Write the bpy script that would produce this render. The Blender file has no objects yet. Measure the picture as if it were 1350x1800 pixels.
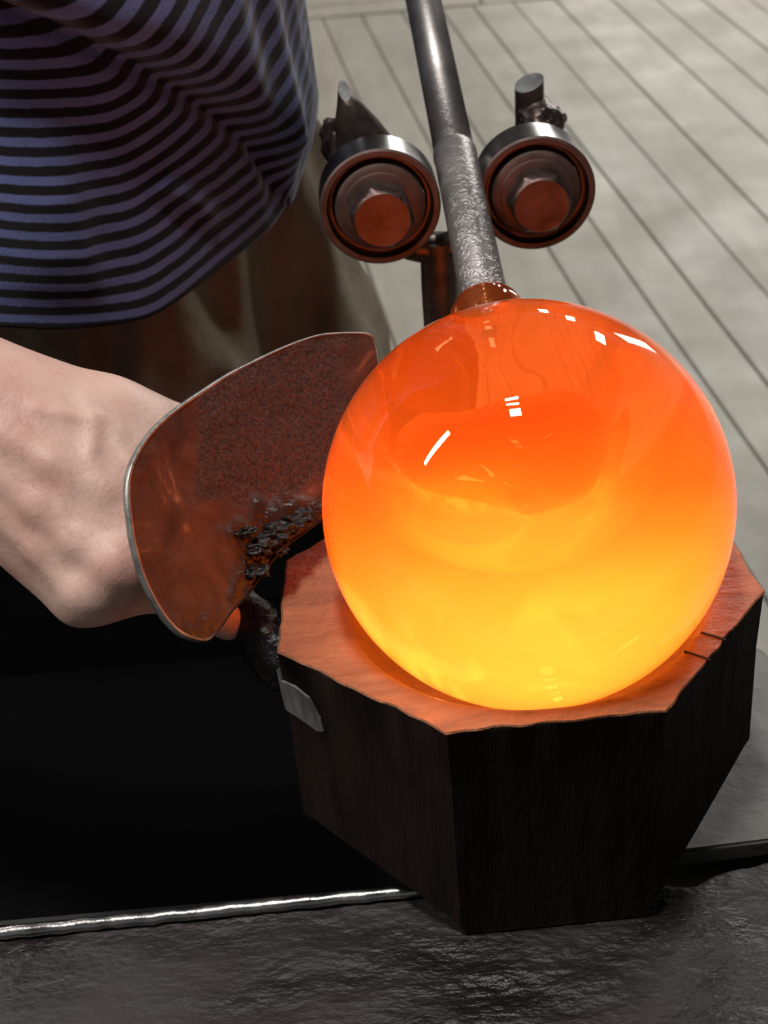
import bpy, bmesh, math, random
import numpy as np
from mathutils import Vector, Matrix, noise as mnoise

random.seed(7)
rng = np.random.default_rng(7)
SC = bpy.context.scene
COL = SC.collection

# ------------------------------------------------------------------ camera
FPX = 2700.0
UPC = np.array([-.073, .835, -.545]); UPC /= np.linalg.norm(UPC)
YW = np.array([0, 0, 1.]) - UPC[2] * UPC; YW /= np.linalg.norm(YW)
XW = np.cross(UPC, YW)
if XW[0] < 0: XW = -XW
MC = np.array([XW, YW, UPC])          # camera (right, up, forward) -> world
CAM = np.array([0, 0, 1.25])          # eye 1.25 m above the floor


def ray(x, y):
    return MC @ np.array([(x - 675) / FPX, (900 - y) / FPX, 1.])


def P(x, y, d):                       # point at depth d
    return CAM + ray(x, y) * d


def PZ(x, y, z):                      # point on the level z
    r = ray(x, y)
    return CAM + r * ((z - CAM[2]) / r[2])


cam_data = bpy.data.cameras.new('camera')
cam = bpy.data.objects.new('camera', cam_data)
COL.objects.link(cam)
R = np.column_stack([MC @ [1, 0, 0], MC @ [0, 1, 0], -(MC @ [0, 0, 1])])
cam.matrix_world = Matrix.Translation(Vector(CAM)) @ Matrix(R.tolist()).to_4x4()
cam_data.sensor_fit = 'HORIZONTAL'
cam_data.sensor_width = 36
cam_data.lens = FPX / 1350 * 36
cam_data.clip_start = .01
cam_data.dof.use_dof = True
cam_data.dof.focus_distance = .74
cam_data.dof.aperture_fstop = 20
SC.camera = cam

# ------------------------------------------------------------------ world, lamps, exposure
world = bpy.data.worlds.new('workshop_air'); SC.world = world
world.use_nodes = True
world.node_tree.nodes['Background'].inputs[0].default_value = (.9, .95, 1, 1)
world.node_tree.nodes['Background'].inputs[1].default_value = .10
SC.view_settings.view_transform = 'Standard'
SC.view_settings.look = 'None'
SC.view_settings.exposure = 0
SC.view_settings.gamma = 1
SC.view_settings.use_curve_mapping = False
SC.cycles.use_denoising = True
SC.cycles.max_bounces = 14
SC.cycles.transmission_bounces = 12
SC.cycles.volume_bounces = 0
SC.cycles.volume_step_rate = .5
SC.cycles.caustics_refractive = True
SC.cycles.caustics_reflective = True
SC.cycles.sample_clamp_indirect = 6
SC.cycles.blur_glossy = .3


def lamp(name, loc, target, sx, sy, power, col=(1, .97, .92)):
    d = bpy.data.lights.new(name, 'AREA')
    d.shape = 'RECTANGLE'; d.size = sx; d.size_y = sy
    d.energy = power; d.color = col
    o = bpy.data.objects.new(name, d); COL.objects.link(o)
    o.location = loc
    o.rotation_euler = (Vector(target) - Vector(loc)).to_track_quat('-Z', 'Y').to_euler()
    return o


lamp('ceiling_lamp', (-.13, .36, 3.1), (-.13, .37, 0), .22, .20, 21)
lamp('ceiling_lamp', (-.13, .60, 3.1), (-.13, .61, 0), .24, .05, 8)
lamp('ceiling_lamp', (-.13, .72, 3.1), (-.13, .73, 0), .24, .05, 8)
lamp('ceiling_lamp', (2.5, 4.6, 3.1), (2.4, 4.0, 0), .3, 1.2, 85)
lamp('ceiling_lamp', (2.3, 7.4, 3.1), (2.2, 6.5, 0), .3, 1.2, 85)
lamp('ceiling_lamp', (2.0, 10.6, 3.1), (2.0, 9.0, 0), .3, 1.2, 85)
lamp('ceiling_lamp', (-2.3, 4.6, 3.1), (-2.0, 4.2, 0), .25, 1.2, 60)
lamp('ceiling_lamp', (-2.4, .3, 3.1), (-1.6, .5, 0), .12, 1.2, 62)
lamp('added_side_light', (4.8, 8.4, 1.9), (0, 1, .9), .8, 2.2, 70)  # unseen strip light, added for the pipe highlight and the floor sheen

# ------------------------------------------------------------------ helpers


def node_mat(name):
    m = bpy.data.materials.new(name); m.use_nodes = True
    nt = m.node_tree
    return m, nt, nt.nodes['Principled BSDF']


def N(nt, typ, **kw):
    n = nt.nodes.new(typ)
    for k, v in kw.items():
        if k.startswith('i_'):
            key = k[2:]
            n.inputs[int(key) if key.isdigit() else key].default_value = v
        else:
            setattr(n, k, v)
    return n


def ramp(nt, src, stops):
    r = nt.nodes.new('ShaderNodeValToRGB')
    el = r.color_ramp.elements
    while len(el) < len(stops): el.new(.5)
    for e, (p, c) in zip(el, stops):
        e.position = p; e.color = tuple(c) + ((1,) if len(c) == 3 else ())
    nt.links.new(src, r.inputs[0])
    return r.outputs[0]


def coords(nt, scale=(1, 1, 1), rot=(0, 0, 0)):
    t = nt.nodes.new('ShaderNodeTexCoord')
    mp = nt.nodes.new('ShaderNodeMapping')
    mp.inputs['Scale'].default_value = scale
    mp.inputs['Rotation'].default_value = rot
    nt.links.new(t.outputs['Object'], mp.inputs[0])
    return mp.outputs[0]


def noise(nt, vec, scale, detail=4, rough=.55, dist=0):
    n = N(nt, 'ShaderNodeTexNoise')
    n.inputs['Scale'].default_value = scale
    n.inputs['Detail'].default_value = detail
    n.inputs['Roughness'].default_value = rough
    n.inputs['Distortion'].default_value = dist
    if vec is not None: nt.links.new(vec, n.inputs['Vector'])
    return n.outputs[0]


def bump(nt, height, strength, dist, prev=None):
    b = N(nt, 'ShaderNodeBump')
    b.inputs['Strength'].default_value = strength
    b.inputs['Distance'].default_value = dist
    nt.links.new(height, b.inputs['Height'])
    if prev is not None: nt.links.new(prev, b.inputs['Normal'])
    return b.outputs[0]


def noisy_mat(name, c0, c1, scale, rough=(.4, .6), metallic=0, bumps=(), vscale=(1, 1, 1), spec=.5, detail=5, stops=(.35, .65), coat=0):
    m, nt, b = node_mat(name)
    v = coords(nt, vscale)
    n = noise(nt, v, scale, detail)
    nt.links.new(ramp(nt, n, [(stops[0], c0), (stops[1], c1)]), b.inputs['Base Color'])
    nt.links.new(ramp(nt, n, [(.3, (rough[0],) * 3), (.7, (rough[1],) * 3)]), b.inputs['Roughness'])
    b.inputs['Metallic'].default_value = metallic
    b.inputs['Specular IOR Level'].default_value = spec
    b.inputs['Coat Weight'].default_value = coat
    b.inputs['Coat Roughness'].default_value = .15
    prev = None
    for (s, st, d) in bumps:
        prev = bump(nt, noise(nt, v, s, 4), st, d, prev)
    if prev is not None: nt.links.new(prev, b.inputs['Normal'])
    return m


def mesh_obj(name, verts, faces, mat=None, parent=None, smooth=True):
    me = bpy.data.meshes.new(name)
    me.from_pydata([tuple(map(float, v)) for v in verts], [], [tuple(map(int, f)) for f in faces])
    me.update()
    o = bpy.data.objects.new(name, me); COL.objects.link(o)
    if mat is not None:
        for m_ in (mat if isinstance(mat, (list, tuple)) else [mat]): me.materials.append(m_)
    if smooth: me.polygons.foreach_set('use_smooth', [True] * len(me.polygons))
    if parent is not None: o.parent = parent
    return o


def fix_normals(o):
    bm = bmesh.new(); bm.from_mesh(o.data)
    bmesh.ops.recalc_face_normals(bm, faces=bm.faces)
    bm.to_mesh(o.data); bm.free()
    return o


def sharp(o, deg=35):
    bm = bmesh.new(); bm.from_mesh(o.data)
    for e in bm.edges:
        if len(e.link_faces) == 2:
            e.smooth = e.calc_face_angle(0) < math.radians(deg)
    bm.to_mesh(o.data); bm.free()
    return o


def empty(name, loc):
    o = bpy.data.objects.new(name, None); COL.objects.link(o)
    o.location = tuple(map(float, loc)); o.empty_display_size = .05
    return o


def tag(o, label=None, cat=None, group=None, kind=None):
    for k, v in (('label', label), ('category', cat), ('group', group), ('kind', kind)):
        if v: o[k] = v
    return o


def child(o, root):
    """keep world coordinates baked in the mesh while parenting to a root that sits at its base"""
    o.parent = root
    o.matrix_parent_inverse = Matrix.Translation(root.location).inverted()
    return o


def frame(axis):
    a = np.array(axis, float); a /= np.linalg.norm(a)
    t = np.array([0, 0, 1.]) if abs(a[2]) < .9 else np.array([1., 0, 0])
    u = np.cross(t, a); u /= np.linalg.norm(u)
    v = np.cross(a, u)
    return u, v, a


def lathe(name, prof, origin, axis, n=64, mat=None, parent=None, closed=False, jitter=None):
    """prof = [(along axis, radius)] revolved about the axis"""
    u, v, a = frame(axis); origin = np.array(origin, float)
    V, F, rows = [], [], []
    for k, (s, r) in enumerate(prof):
        if r < 1e-7:
            rows.append([len(V)]); V.append(origin + a * s)
        else:
            row = []
            for i in range(n):
                t = 2 * math.pi * i / n
                p = origin + a * s + (u * math.cos(t) + v * math.sin(t)) * r
                if jitter is not None: p = jitter(p, k)
                row.append(len(V)); V.append(p)
            rows.append(row)
    pairs = list(zip(rows[:-1], rows[1:]))
    if closed: pairs.append((rows[-1], rows[0]))
    for A, B in pairs:
        for i in range(n):
            j = (i + 1) % n
            if len(A) == 1 and len(B) == 1: continue
            if len(A) == 1: F.append((A[0], B[j], B[i]))
            elif len(B) == 1: F.append((A[i], A[j], B[0]))
            else: F.append((A[i], A[j], B[j], B[i]))
    o = mesh_obj(name, V, F, mat, parent)
    return fix_normals(o)


def tube(name, pts, radii, n=20, mat=None, parent=None, lump=0, seed=0, caps=True):
    pts = [np.array(p, float) for p in pts]
    V, F = [], []
    for k, p in enumerate(pts):
        d = pts[min(k + 1, len(pts) - 1)] - pts[max(k - 1, 0)]
        u, v, a = frame(d)
        for i in range(n):
            t = 2 * math.pi * i / n
            q = p + (u * math.cos(t) + v * math.sin(t)) * radii[k]
            if lump:
                q = q + (q - p) * lump * mnoise.noise(Vector(q * 70) + Vector((seed, 0, 0)))
            V.append(q)
    for k in range(len(pts) - 1):
        for i in range(n):
            j = (i + 1) % n
            F.append((k * n + i, k * n + j, k * n + n + j, k * n + n + i))
    if caps:
        F.append(tuple(range(n - 1, -1, -1)))
        F.append(tuple(range((len(pts) - 1) * n, len(pts) * n)))
    return sharp(fix_normals(mesh_obj(name, V, F, mat, parent)), 50)


def spline(pts, k=8):
    pts = [np.array(p, float) for p in pts]
    out = []
    for i in range(len(pts) - 1):
        p0 = pts[max(i - 1, 0)]; p1 = pts[i]; p2 = pts[i + 1]; p3 = pts[min(i + 2, len(pts) - 1)]
        for j in range(k):
            t = j / k
            out.append(.5 * (2 * p1 + (p2 - p0) * t + (2 * p0 - 5 * p1 + 4 * p2 - p3) * t * t + (3 * p1 - p0 - 3 * p2 + p3) * t ** 3))
    out.append(pts[-1])
    return out


def box(name, lo, hi, mat, parent=None, bevel=.002):
    bm = bmesh.new()
    bmesh.ops.create_cube(bm, size=1)
    for v in bm.verts:
        v.co = Vector([lo[i] + (v.co[i] + .5) * (hi[i] - lo[i]) for i in range(3)])
    if bevel: bmesh.ops.bevel(bm, geom=bm.edges[:], offset=bevel, segments=2, affect='EDGES')
    me = bpy.data.meshes.new(name); bm.to_mesh(me); bm.free()
    me.materials.append(mat)
    o = bpy.data.objects.new(name, me); COL.objects.link(o)
    if parent is not None: child(o, parent)
    return o


def prism(name, poly, z0, z1, mat, parent=None, bevel=0):
    bm = bmesh.new()
    top = [bm.verts.new((p[0], p[1], z1)) for p in poly]
    bot = [bm.verts.new((p[0], p[1], z0)) for p in poly]
    bm.faces.new(top); bm.faces.new(bot[::-1])
    for i in range(len(poly)):
        j = (i + 1) % len(poly)
        bm.faces.new((top[i], bot[i], bot[j], top[j]))
    bmesh.ops.recalc_face_normals(bm, faces=bm.faces)
    if bevel: bmesh.ops.bevel(bm, geom=bm.edges[:], offset=bevel, segments=2, affect='EDGES')
    me = bpy.data.meshes.new(name); bm.to_mesh(me); bm.free()
    me.materials.append(mat)
    o = bpy.data.objects.new(name, me); COL.objects.link(o)
    if parent is not None: child(o, parent)
    return o


def smin(a, b, k):
    h = np.clip(.5 + .5 * (b - a) / k, 0, 1)
    return b * (1 - h) + a * h - k * h * (1 - h)


def sd_capsule(G, a, b, ra, rb):
    a = np.array(a, np.float32); b = np.array(b, np.float32)
    d = b - a
    t = np.clip(((G - a) @ d) / float(d @ d), 0, 1)
    q = G - (a + t[..., None] * d)
    return np.sqrt((q * q).sum(-1)) - (ra + (rb - ra) * t)


def surface_nets(f, origin, h):
    s = f < 0
    nx, ny, nz = f.shape
    c = [(i, j, k) for i in (0, 1) for j in (0, 1) for k in (0, 1)]

    def sl(o): return (slice(o[0], nx - 1 + o[0]), slice(o[1], ny - 1 + o[1]), slice(o[2], nz - 1 + o[2]))
    cnt = sum(s[sl(o)].astype(np.int8) for o in c)
    act = (cnt > 0) & (cnt < 8)
    idx = np.argwhere(act)
    ids = -np.ones(act.shape, np.int64); ids[act] = np.arange(len(idx))
    acc = np.zeros((len(idx), 3)); num = np.zeros(len(idx))
    for o in c:
        for ax in range(3):
            if o[ax]: continue
            o2 = list(o); o2[ax] = 1
            fa = f[idx[:, 0] + o[0], idx[:, 1] + o[1], idx[:, 2] + o[2]]
            fb = f[idx[:, 0] + o2[0], idx[:, 1] + o2[1], idx[:, 2] + o2[2]]
            m = (fa < 0) != (fb < 0)
            t = np.where(m, fa / np.where(m, fa - fb, 1), 0)
            p = np.tile(np.array(o, float), (len(idx), 1)); p[:, ax] = t
            acc[m] += p[m]; num[m] += 1
    V = (idx + acc / num[:, None]) * h + np.array(origin)
    Q = []
    for ax in range(3):
        b, c2 = [(1, 2), (2, 0), (0, 1)][ax]
        lo = [slice(None)] * 3; hi = [slice(None)] * 3
        lo[ax] = slice(0, -1); hi[ax] = slice(1, None)
        ch = s[tuple(lo)] != s[tuple(hi)]
        e = np.argwhere(ch)
        e = e[(e[:, b] > 0) & (e[:, c2] > 0) & (e[:, b] < f.shape[b] - 1) & (e[:, c2] < f.shape[c2] - 1)]
        inside = s[e[:, 0], e[:, 1], e[:, 2]]

        def g(db, dc):
            q = e.copy(); q[:, b] += db; q[:, c2] += dc
            return ids[q[:, 0], q[:, 1], q[:, 2]]
        q = np.stack([g(-1, -1), g(0, -1), g(0, 0), g(-1, 0)], 1)
        q[~inside] = q[~inside][:, ::-1]
        Q.append(q)
    return V, np.concatenate(Q)


def fast_mesh(name, V, Q, mat):
    me = bpy.data.meshes.new(name)
    me.vertices.add(len(V)); me.vertices.foreach_set('co', np.asarray(V, np.float32).ravel())
    me.loops.add(Q.size); me.loops.foreach_set('vertex_index', Q.ravel().astype(np.int32))
    me.polygons.add(len(Q)); me.polygons.foreach_set('loop_start', np.arange(0, Q.size, 4, dtype=np.int32))
    me.polygons.foreach_set('use_smooth', np.ones(len(Q), bool))
    me.update(calc_edges=True); me.validate()
    me.materials.append(mat)
    o = bpy.data.objects.new(name, me); COL.objects.link(o)
    return o


# ------------------------------------------------------------------ materials
def plank_material():
    m, nt, b = node_mat('worn_grey_boards')
    v = coords(nt, (6, .7, 1), (0, 0, math.radians(-6)))
    v2 = coords(nt)
    inf = nt.nodes.new('ShaderNodeObjectInfo')
    n = noise(nt, v, 3.0, 8, .6)
    n2 = noise(nt, v2, 4.5, 6, .6)
    c = ramp(nt, n, [(.28, (.27, .25, .21)), (.72, (.36, .338, .29))])
    c2 = ramp(nt, n2, [(.3, (.80, .79, .77)), (.62, (1.0, 1.0, 1.0)), (.78, (1.16, 1.16, 1.18))])
    mx = N(nt, 'ShaderNodeMix', data_type='RGBA', blend_type='MULTIPLY'); mx.inputs[0].default_value = 1
    nt.links.new(c, mx.inputs[6]); nt.links.new(c2, mx.inputs[7])
    mr = N(nt, 'ShaderNodeMapRange'); nt.links.new(inf.outputs['Random'], mr.inputs[0])
    mr.inputs[3].default_value = .92; mr.inputs[4].default_value = 1.08
    hs = N(nt, 'ShaderNodeHueSaturation'); nt.links.new(mx.outputs[2], hs.inputs['Color']); nt.links.new(mr.outputs[0], hs.inputs['Value'])
    nt.links.new(hs.outputs[0], b.inputs['Base Color'])
    nt.links.new(ramp(nt, n2, [(.3, (.62,) * 3), (.8, (.42,) * 3)]), b.inputs['Roughness'])
    nt.links.new(bump(nt, n, .25, .002), b.inputs['Normal'])
    return m


M_PLANK = plank_material()
M_SUB = noisy_mat('dark_joint_dirt', (.11, .10, .085), (.20, .18, .15), 8, (.8, .9))
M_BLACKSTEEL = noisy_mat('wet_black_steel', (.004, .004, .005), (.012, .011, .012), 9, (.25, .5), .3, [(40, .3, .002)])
M_STEEL = noisy_mat('worn_steel', (.16, .155, .15), (.30, .29, .28), 40, (.28, .42), 1, [(120, .15, .0006)])
M_RACE = noisy_mat('polished_bearing_steel', (.22, .215, .21), (.32, .31, .30), 30, (.2, .32), 1, [(90, .08, .0004)])
M_DARKMETAL = noisy_mat('oily_dark_metal', (.06, .045, .04), (.15, .115, .10), 60, (.32, .5), .75, [(90, .35, .0012)])
M_BOLT = noisy_mat('dull_bolt_steel', (.055, .034, .030), (.125, .085, .078), 60, (.34, .5), .8, [(140, .3, .0006)])
M_SEAL = noisy_mat('brown_bearing_seal', (.06, .038, .032), (.11, .07, .06), 60, (.45, .6), .3, [(110, .2, .0006)])
M_BRIGHT = noisy_mat('bare_wet_steel_edge', (.45, .44, .42), (.75, .73, .7), 60, (.18, .35), 1, [(60, .6, .002)])
M_CUT = noisy_mat('cut_steel_face', (.45, .45, .45), (.65, .65, .65), 60, (.4, .5), 1, [(80, .4, .001)])


def pipe_material():
    m, nt, b = node_mat('mottled_grey_pipe')
    v = coords(nt)
    w = N(nt, 'ShaderNodeTexNoise'); w.inputs['Scale'].default_value = 150; w.inputs['Detail'].default_value = 1; w.inputs['Distortion'].default_value = 1.3
    nt.links.new(v, w.inputs['Vector'])
    marks = ramp(nt, w.outputs[0], [(.42, (0, 0, 0)), (.52, (1, 1, 1)), (.60, (0, 0, 0))])
    big = noise(nt, v, 28, 4)
    nt.links.new(ramp(nt, big, [(.35, (.20, .185, .18)), (.65, (.32, .30, .295))]), b.inputs['Base Color'])
    b.inputs['Metallic'].default_value = .8
    b.inputs['Roughness'].default_value = .42
    # the hammered scale gets stronger towards the hot end
    t = nt.nodes.new('ShaderNodeTexCoord'); sx = N(nt, 'ShaderNodeSeparateXYZ'); nt.links.new(t.outputs['Object'], sx.inputs[0])
    mr = N(nt, 'ShaderNodeMapRange'); nt.links.new(sx.outputs[1], mr.inputs[0])
    mr.inputs[1].default_value = .06; mr.inputs[2].default_value = .22; mr.inputs[3].default_value = .42; mr.inputs[4].default_value = .08
    bp = N(nt, 'ShaderNodeBump'); bp.inputs['Distance'].default_value = .0007
    nt.links.new(marks, bp.inputs['Height']); nt.links.new(mr.outputs[0], bp.inputs['Strength'])
    nt.links.new(bp.outputs[0], b.inputs['Normal'])
    return m


M_PIPE = pipe_material()


def glass_material():
    m, nt, b = node_mat('glowing_molten_glass')
    nt.nodes.remove(b)
    out = nt.nodes['Material Output']
    g = N(nt, 'ShaderNodeBsdfPrincipled')
    g.inputs['Base Color'].default_value = (1, .60, .33, 1)
    g.inputs['Transmission Weight'].default_value = 1
    g.inputs['Roughness'].default_value = 0.0
    g.inputs['IOR'].default_value = 1.5
    v = coords(nt)
    nt.links.new(bump(nt, noise(nt, v, 22, 2, .4, .4), .12, .004), g.inputs['Normal'])
    nt.links.new(g.outputs[0], out.inputs['Surface'])
    # heat glow inside the glass: hottest at the far end of the gather (bottom), cooler at the neck
    t = nt.nodes.new('ShaderNodeTexCoord')
    dt = N(nt, 'ShaderNodeVectorMath', operation='DOT_PRODUCT')
    nt.links.new(t.outputs['Object'], dt.inputs[0])
    dt.inputs[1].default_value = tuple(GLOW_DIR)
    mr = N(nt, 'ShaderNodeMapRange', interpolation_type='SMOOTHSTEP')
    nt.links.new(dt.outputs['Value'], mr.inputs[0])
    mr.inputs[1].default_value = -.04; mr.inputs[2].default_value = .06
    mr.inputs[3].default_value = GLOW[0]; mr.inputs[4].default_value = GLOW[1]
    em = N(nt, 'ShaderNodeEmission')
    m2 = N(nt, 'ShaderNodeMapRange'); nt.links.new(dt.outputs['Value'], m2.inputs[0]); m2.inputs[1].default_value = -.08; m2.inputs[2].default_value = .09
    nt.links.new(ramp(nt, m2.outputs[0], [(0, (1, .155, .014)), (.45, (1, .205, .018)), (.64, (1, .44, .045)), (1, (1, .70, .10))]), em.inputs[0])
    # brighter streaks in the outer skin, mostly in the lower half
    ln = N(nt, 'ShaderNodeVectorMath', operation='LENGTH'); nt.links.new(t.outputs['Object'], ln.inputs[0])
    sh = N(nt, 'ShaderNodeMapRange', interpolation_type='SMOOTHSTEP'); nt.links.new(ln.outputs['Value'], sh.inputs[0]); sh.inputs[1].default_value = .084; sh.inputs[2].default_value = .097
    lw = N(nt, 'ShaderNodeMapRange', interpolation_type='SMOOTHSTEP'); nt.links.new(dt.outputs['Value'], lw.inputs[0]); lw.inputs[1].default_value = .015; lw.inputs[2].default_value = .06
    cn = ramp(nt, noise(nt, coords(nt, (1, 1, 1)), 11, 3, .7, .5), [(.50, (0, 0, 0)), (.62, (1, 1, 1))])
    a1 = N(nt, 'ShaderNodeMath', operation='MULTIPLY'); nt.links.new(sh.outputs[0], a1.inputs[0]); nt.links.new(lw.outputs[0], a1.inputs[1])
    a2 = N(nt, 'ShaderNodeMath', operation='MULTIPLY'); nt.links.new(a1.outputs[0], a2.inputs[0]); nt.links.new(cn, a2.inputs[1])
    a3 = N(nt, 'ShaderNodeMath', operation='MULTIPLY_ADD'); nt.links.new(a2.outputs[0], a3.inputs[0]); a3.inputs[1].default_value = 38; nt.links.new(mr.outputs[0], a3.inputs[2])
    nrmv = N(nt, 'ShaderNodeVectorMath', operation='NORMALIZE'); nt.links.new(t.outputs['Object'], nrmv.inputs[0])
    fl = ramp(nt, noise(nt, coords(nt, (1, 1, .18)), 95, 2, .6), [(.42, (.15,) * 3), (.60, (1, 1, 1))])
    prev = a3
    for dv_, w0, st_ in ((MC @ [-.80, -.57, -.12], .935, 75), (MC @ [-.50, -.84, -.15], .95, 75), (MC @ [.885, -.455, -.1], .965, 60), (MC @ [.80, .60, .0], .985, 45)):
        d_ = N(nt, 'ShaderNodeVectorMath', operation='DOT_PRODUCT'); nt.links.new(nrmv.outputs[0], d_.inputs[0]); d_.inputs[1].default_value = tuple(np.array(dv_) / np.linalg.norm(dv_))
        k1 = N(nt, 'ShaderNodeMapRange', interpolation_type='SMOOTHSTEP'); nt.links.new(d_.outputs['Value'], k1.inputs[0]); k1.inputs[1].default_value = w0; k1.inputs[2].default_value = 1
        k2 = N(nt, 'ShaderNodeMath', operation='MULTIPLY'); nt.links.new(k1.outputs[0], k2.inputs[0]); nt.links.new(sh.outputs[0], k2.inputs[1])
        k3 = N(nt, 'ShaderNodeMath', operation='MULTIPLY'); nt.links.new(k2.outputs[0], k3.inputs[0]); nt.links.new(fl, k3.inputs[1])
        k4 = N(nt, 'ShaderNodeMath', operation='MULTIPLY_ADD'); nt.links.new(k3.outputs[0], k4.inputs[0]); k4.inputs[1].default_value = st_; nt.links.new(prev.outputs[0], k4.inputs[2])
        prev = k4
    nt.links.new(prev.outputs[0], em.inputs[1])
    ab = N(nt, 'ShaderNodeVolumeAbsorption'); ab.inputs[0].default_value = (.93, .45, .15, 1); ab.inputs[1].default_value = 10
    ad = N(nt, 'ShaderNodeAddShader')
    nt.links.new(em.outputs[0], ad.inputs[0]); nt.links.new(ab.outputs[0], ad.inputs[1])
    nt.links.new(ad.outputs[0], out.inputs['Volume'])
    return m


GLOW = (7.2, 15.)
GLOW_DIR = np.array([.0, -.55, -.835])
M_GLASS = glass_material()


def skin_material():
    m, nt, b = node_mat('fair_skin')
    v = coords(nt)
    n = noise(nt, v, 26, 5, .6); n2 = noise(nt, v, 420, 3, .6); n3 = noise(nt, v, 11, 3)
    c = ramp(nt, n, [(.3, (.57, .34, .275)), (.5, (.63, .42, .35)), (.72, (.67, .47, .395))])
    c3 = ramp(nt, n3, [(.35, (1, .93, .93)), (.65, (1, 1, 1))])
    mx = N(nt, 'ShaderNodeMix', data_type='RGBA', blend_type='MULTIPLY'); mx.inputs[0].default_value = 1
    nt.links.new(c, mx.inputs[6]); nt.links.new(c3, mx.inputs[7])
    at = N(nt, 'ShaderNodeAttribute', attribute_name='redness')
    mx2 = N(nt, 'ShaderNodeMix', data_type='RGBA'); nt.links.new(at.outputs['Fac'], mx2.inputs[0])
    nt.links.new(mx.outputs[2], mx2.inputs[6]); mx2.inputs[7].default_value = (.55, .24, .19, 1)
    nt.links.new(mx2.outputs[2], b.inputs['Base Color'])
    b.inputs['Roughness'].default_value = .5
    b.inputs['Subsurface Weight'].default_value = .12
    b.inputs['Subsurface Radius'].default_value = (1, .35, .2)
    b.inputs['Subsurface Scale'].default_value = .006
    p = bump(nt, n2, .25, .0007)
    p = bump(nt, noise(nt, coords(nt, (1, 1, 1)), 90, 4, .6, .5), .3, .0016, p)
    nt.links.new(p, b.inputs['Normal'])
    return m


M_SKIN = skin_material()
M_NAIL = noisy_mat('finger_nail', (.66, .46, .38), (.72, .53, .45), 40, (.25, .3))


def shirt_material():
    m, nt, b = node_mat('striped_jersey')
    at = N(nt, 'ShaderNodeAttribute', attribute_name='stripe')
    v = coords(nt)
    ns = noise(nt, v, 120, 2)
    ad = N(nt, 'ShaderNodeMath', operation='MULTIPLY_ADD'); nt.links.new(ns, ad.inputs[0]); ad.inputs[1].default_value = .12; nt.links.new(at.outputs['Fac'], ad.inputs[2])
    fr = N(nt, 'ShaderNodeMath', operation='FRACT'); nt.links.new(ad.outputs[0], fr.inputs[0])
    c = ramp(nt, fr.outputs[0], [(0, (.010, .0075, .012)), (.42, (.010, .0075, .012)), (.5, (.135, .175, .40)), (.9, (.135, .175, .40)), (.97, (.010, .0075, .012))])
    n = noise(nt, v, 60, 4)
    mx = N(nt, 'ShaderNodeMix', data_type='RGBA', blend_type='MULTIPLY'); mx.inputs[0].default_value = 1
    nt.links.new(c, mx.inputs[6]); nt.links.new(ramp(nt, n, [(.3, (.85,) * 3), (.7, (1.1,) * 3)]), mx.inputs[7])
    nt.links.new(mx.outputs[2], b.inputs['Base Color'])
    b.inputs['Roughness'].default_value = .85
    b.inputs['Sheen Weight'].default_value = .25
    b.inputs['Specular IOR Level'].default_value = .2
    nt.links.new(bump(nt, noise(nt, v, 700, 2), .3, .0008), b.inputs['Normal'])
    return m


M_SHIRT = shirt_material()
M_TROUSER = noisy_mat('khaki_twill', (.21, .172, .125), (.29, .24, .175), 14, (.8, .9), 0, [(30, .5, .006), (500, .2, .0006)], spec=.2)
M_SHOE = noisy_mat('black_shoe_leather', (.012, .011, .011), (.03, .027, .026), 20, (.4, .55))


def shield_material():
    m, nt, b = node_mat('wet_scorched_plate')
    v = coords(nt)
    n = noise(nt, v, 30, 7, .62, .8); n2 = noise(nt, v, 9, 3, .5); n3 = noise(nt, v, 420, 3, .7, .6); n4 = noise(nt, v, 75, 3, .6)
    c = ramp(nt, n, [(.3, (.024, .007, .0035)), (.48, (.062, .018, .008)), (.62, (.10, .032, .014)), (.70, (.26, .10, .048))])
    sc = N(nt, 'ShaderNodeAttribute', attribute_name='scorch_shade'); co = N(nt, 'ShaderNodeAttribute', attribute_name='coarse')
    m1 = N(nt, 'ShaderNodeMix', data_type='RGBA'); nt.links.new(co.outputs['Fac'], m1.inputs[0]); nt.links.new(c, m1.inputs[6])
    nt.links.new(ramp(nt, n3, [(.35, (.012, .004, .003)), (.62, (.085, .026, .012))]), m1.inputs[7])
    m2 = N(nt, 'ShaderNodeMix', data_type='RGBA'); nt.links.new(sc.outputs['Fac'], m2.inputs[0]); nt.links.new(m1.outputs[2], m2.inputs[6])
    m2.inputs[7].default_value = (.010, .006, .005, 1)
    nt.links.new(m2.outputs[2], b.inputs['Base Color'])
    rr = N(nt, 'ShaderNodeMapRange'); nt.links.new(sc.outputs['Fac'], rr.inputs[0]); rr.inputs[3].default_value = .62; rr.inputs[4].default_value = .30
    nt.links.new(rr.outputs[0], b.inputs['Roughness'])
    b.inputs['Specular IOR Level'].default_value = .4
    st = N(nt, 'ShaderNodeMapRange'); nt.links.new(co.outputs['Fac'], st.inputs[0]); st.inputs[3].default_value = .12; st.inputs[4].default_value = 1.0
    bp = N(nt, 'ShaderNodeBump'); bp.inputs['Distance'].default_value = .0022; nt.links.new(n3, bp.inputs['Height']); nt.links.new(st.outputs[0], bp.inputs['Strength'])
    p = bump(nt, n, .4, .003, bp.outputs[0])
    st2 = N(nt, 'ShaderNodeMath', operation='MULTIPLY'); nt.links.new(sc.outputs['Fac'], st2.inputs[0]); nt.links.new(n4, st2.inputs[1])
    p = bump(nt, st2.outputs[0], .9, .006, p)
    nt.links.new(p, b.inputs['Normal'])
    return m


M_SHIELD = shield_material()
M_SHIELDEDGE = noisy_mat('bare_plate_edge', (.22, .22, .21), (.42, .42, .4), 90, (.3, .5), .7, [(120, .4, .001)])


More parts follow.
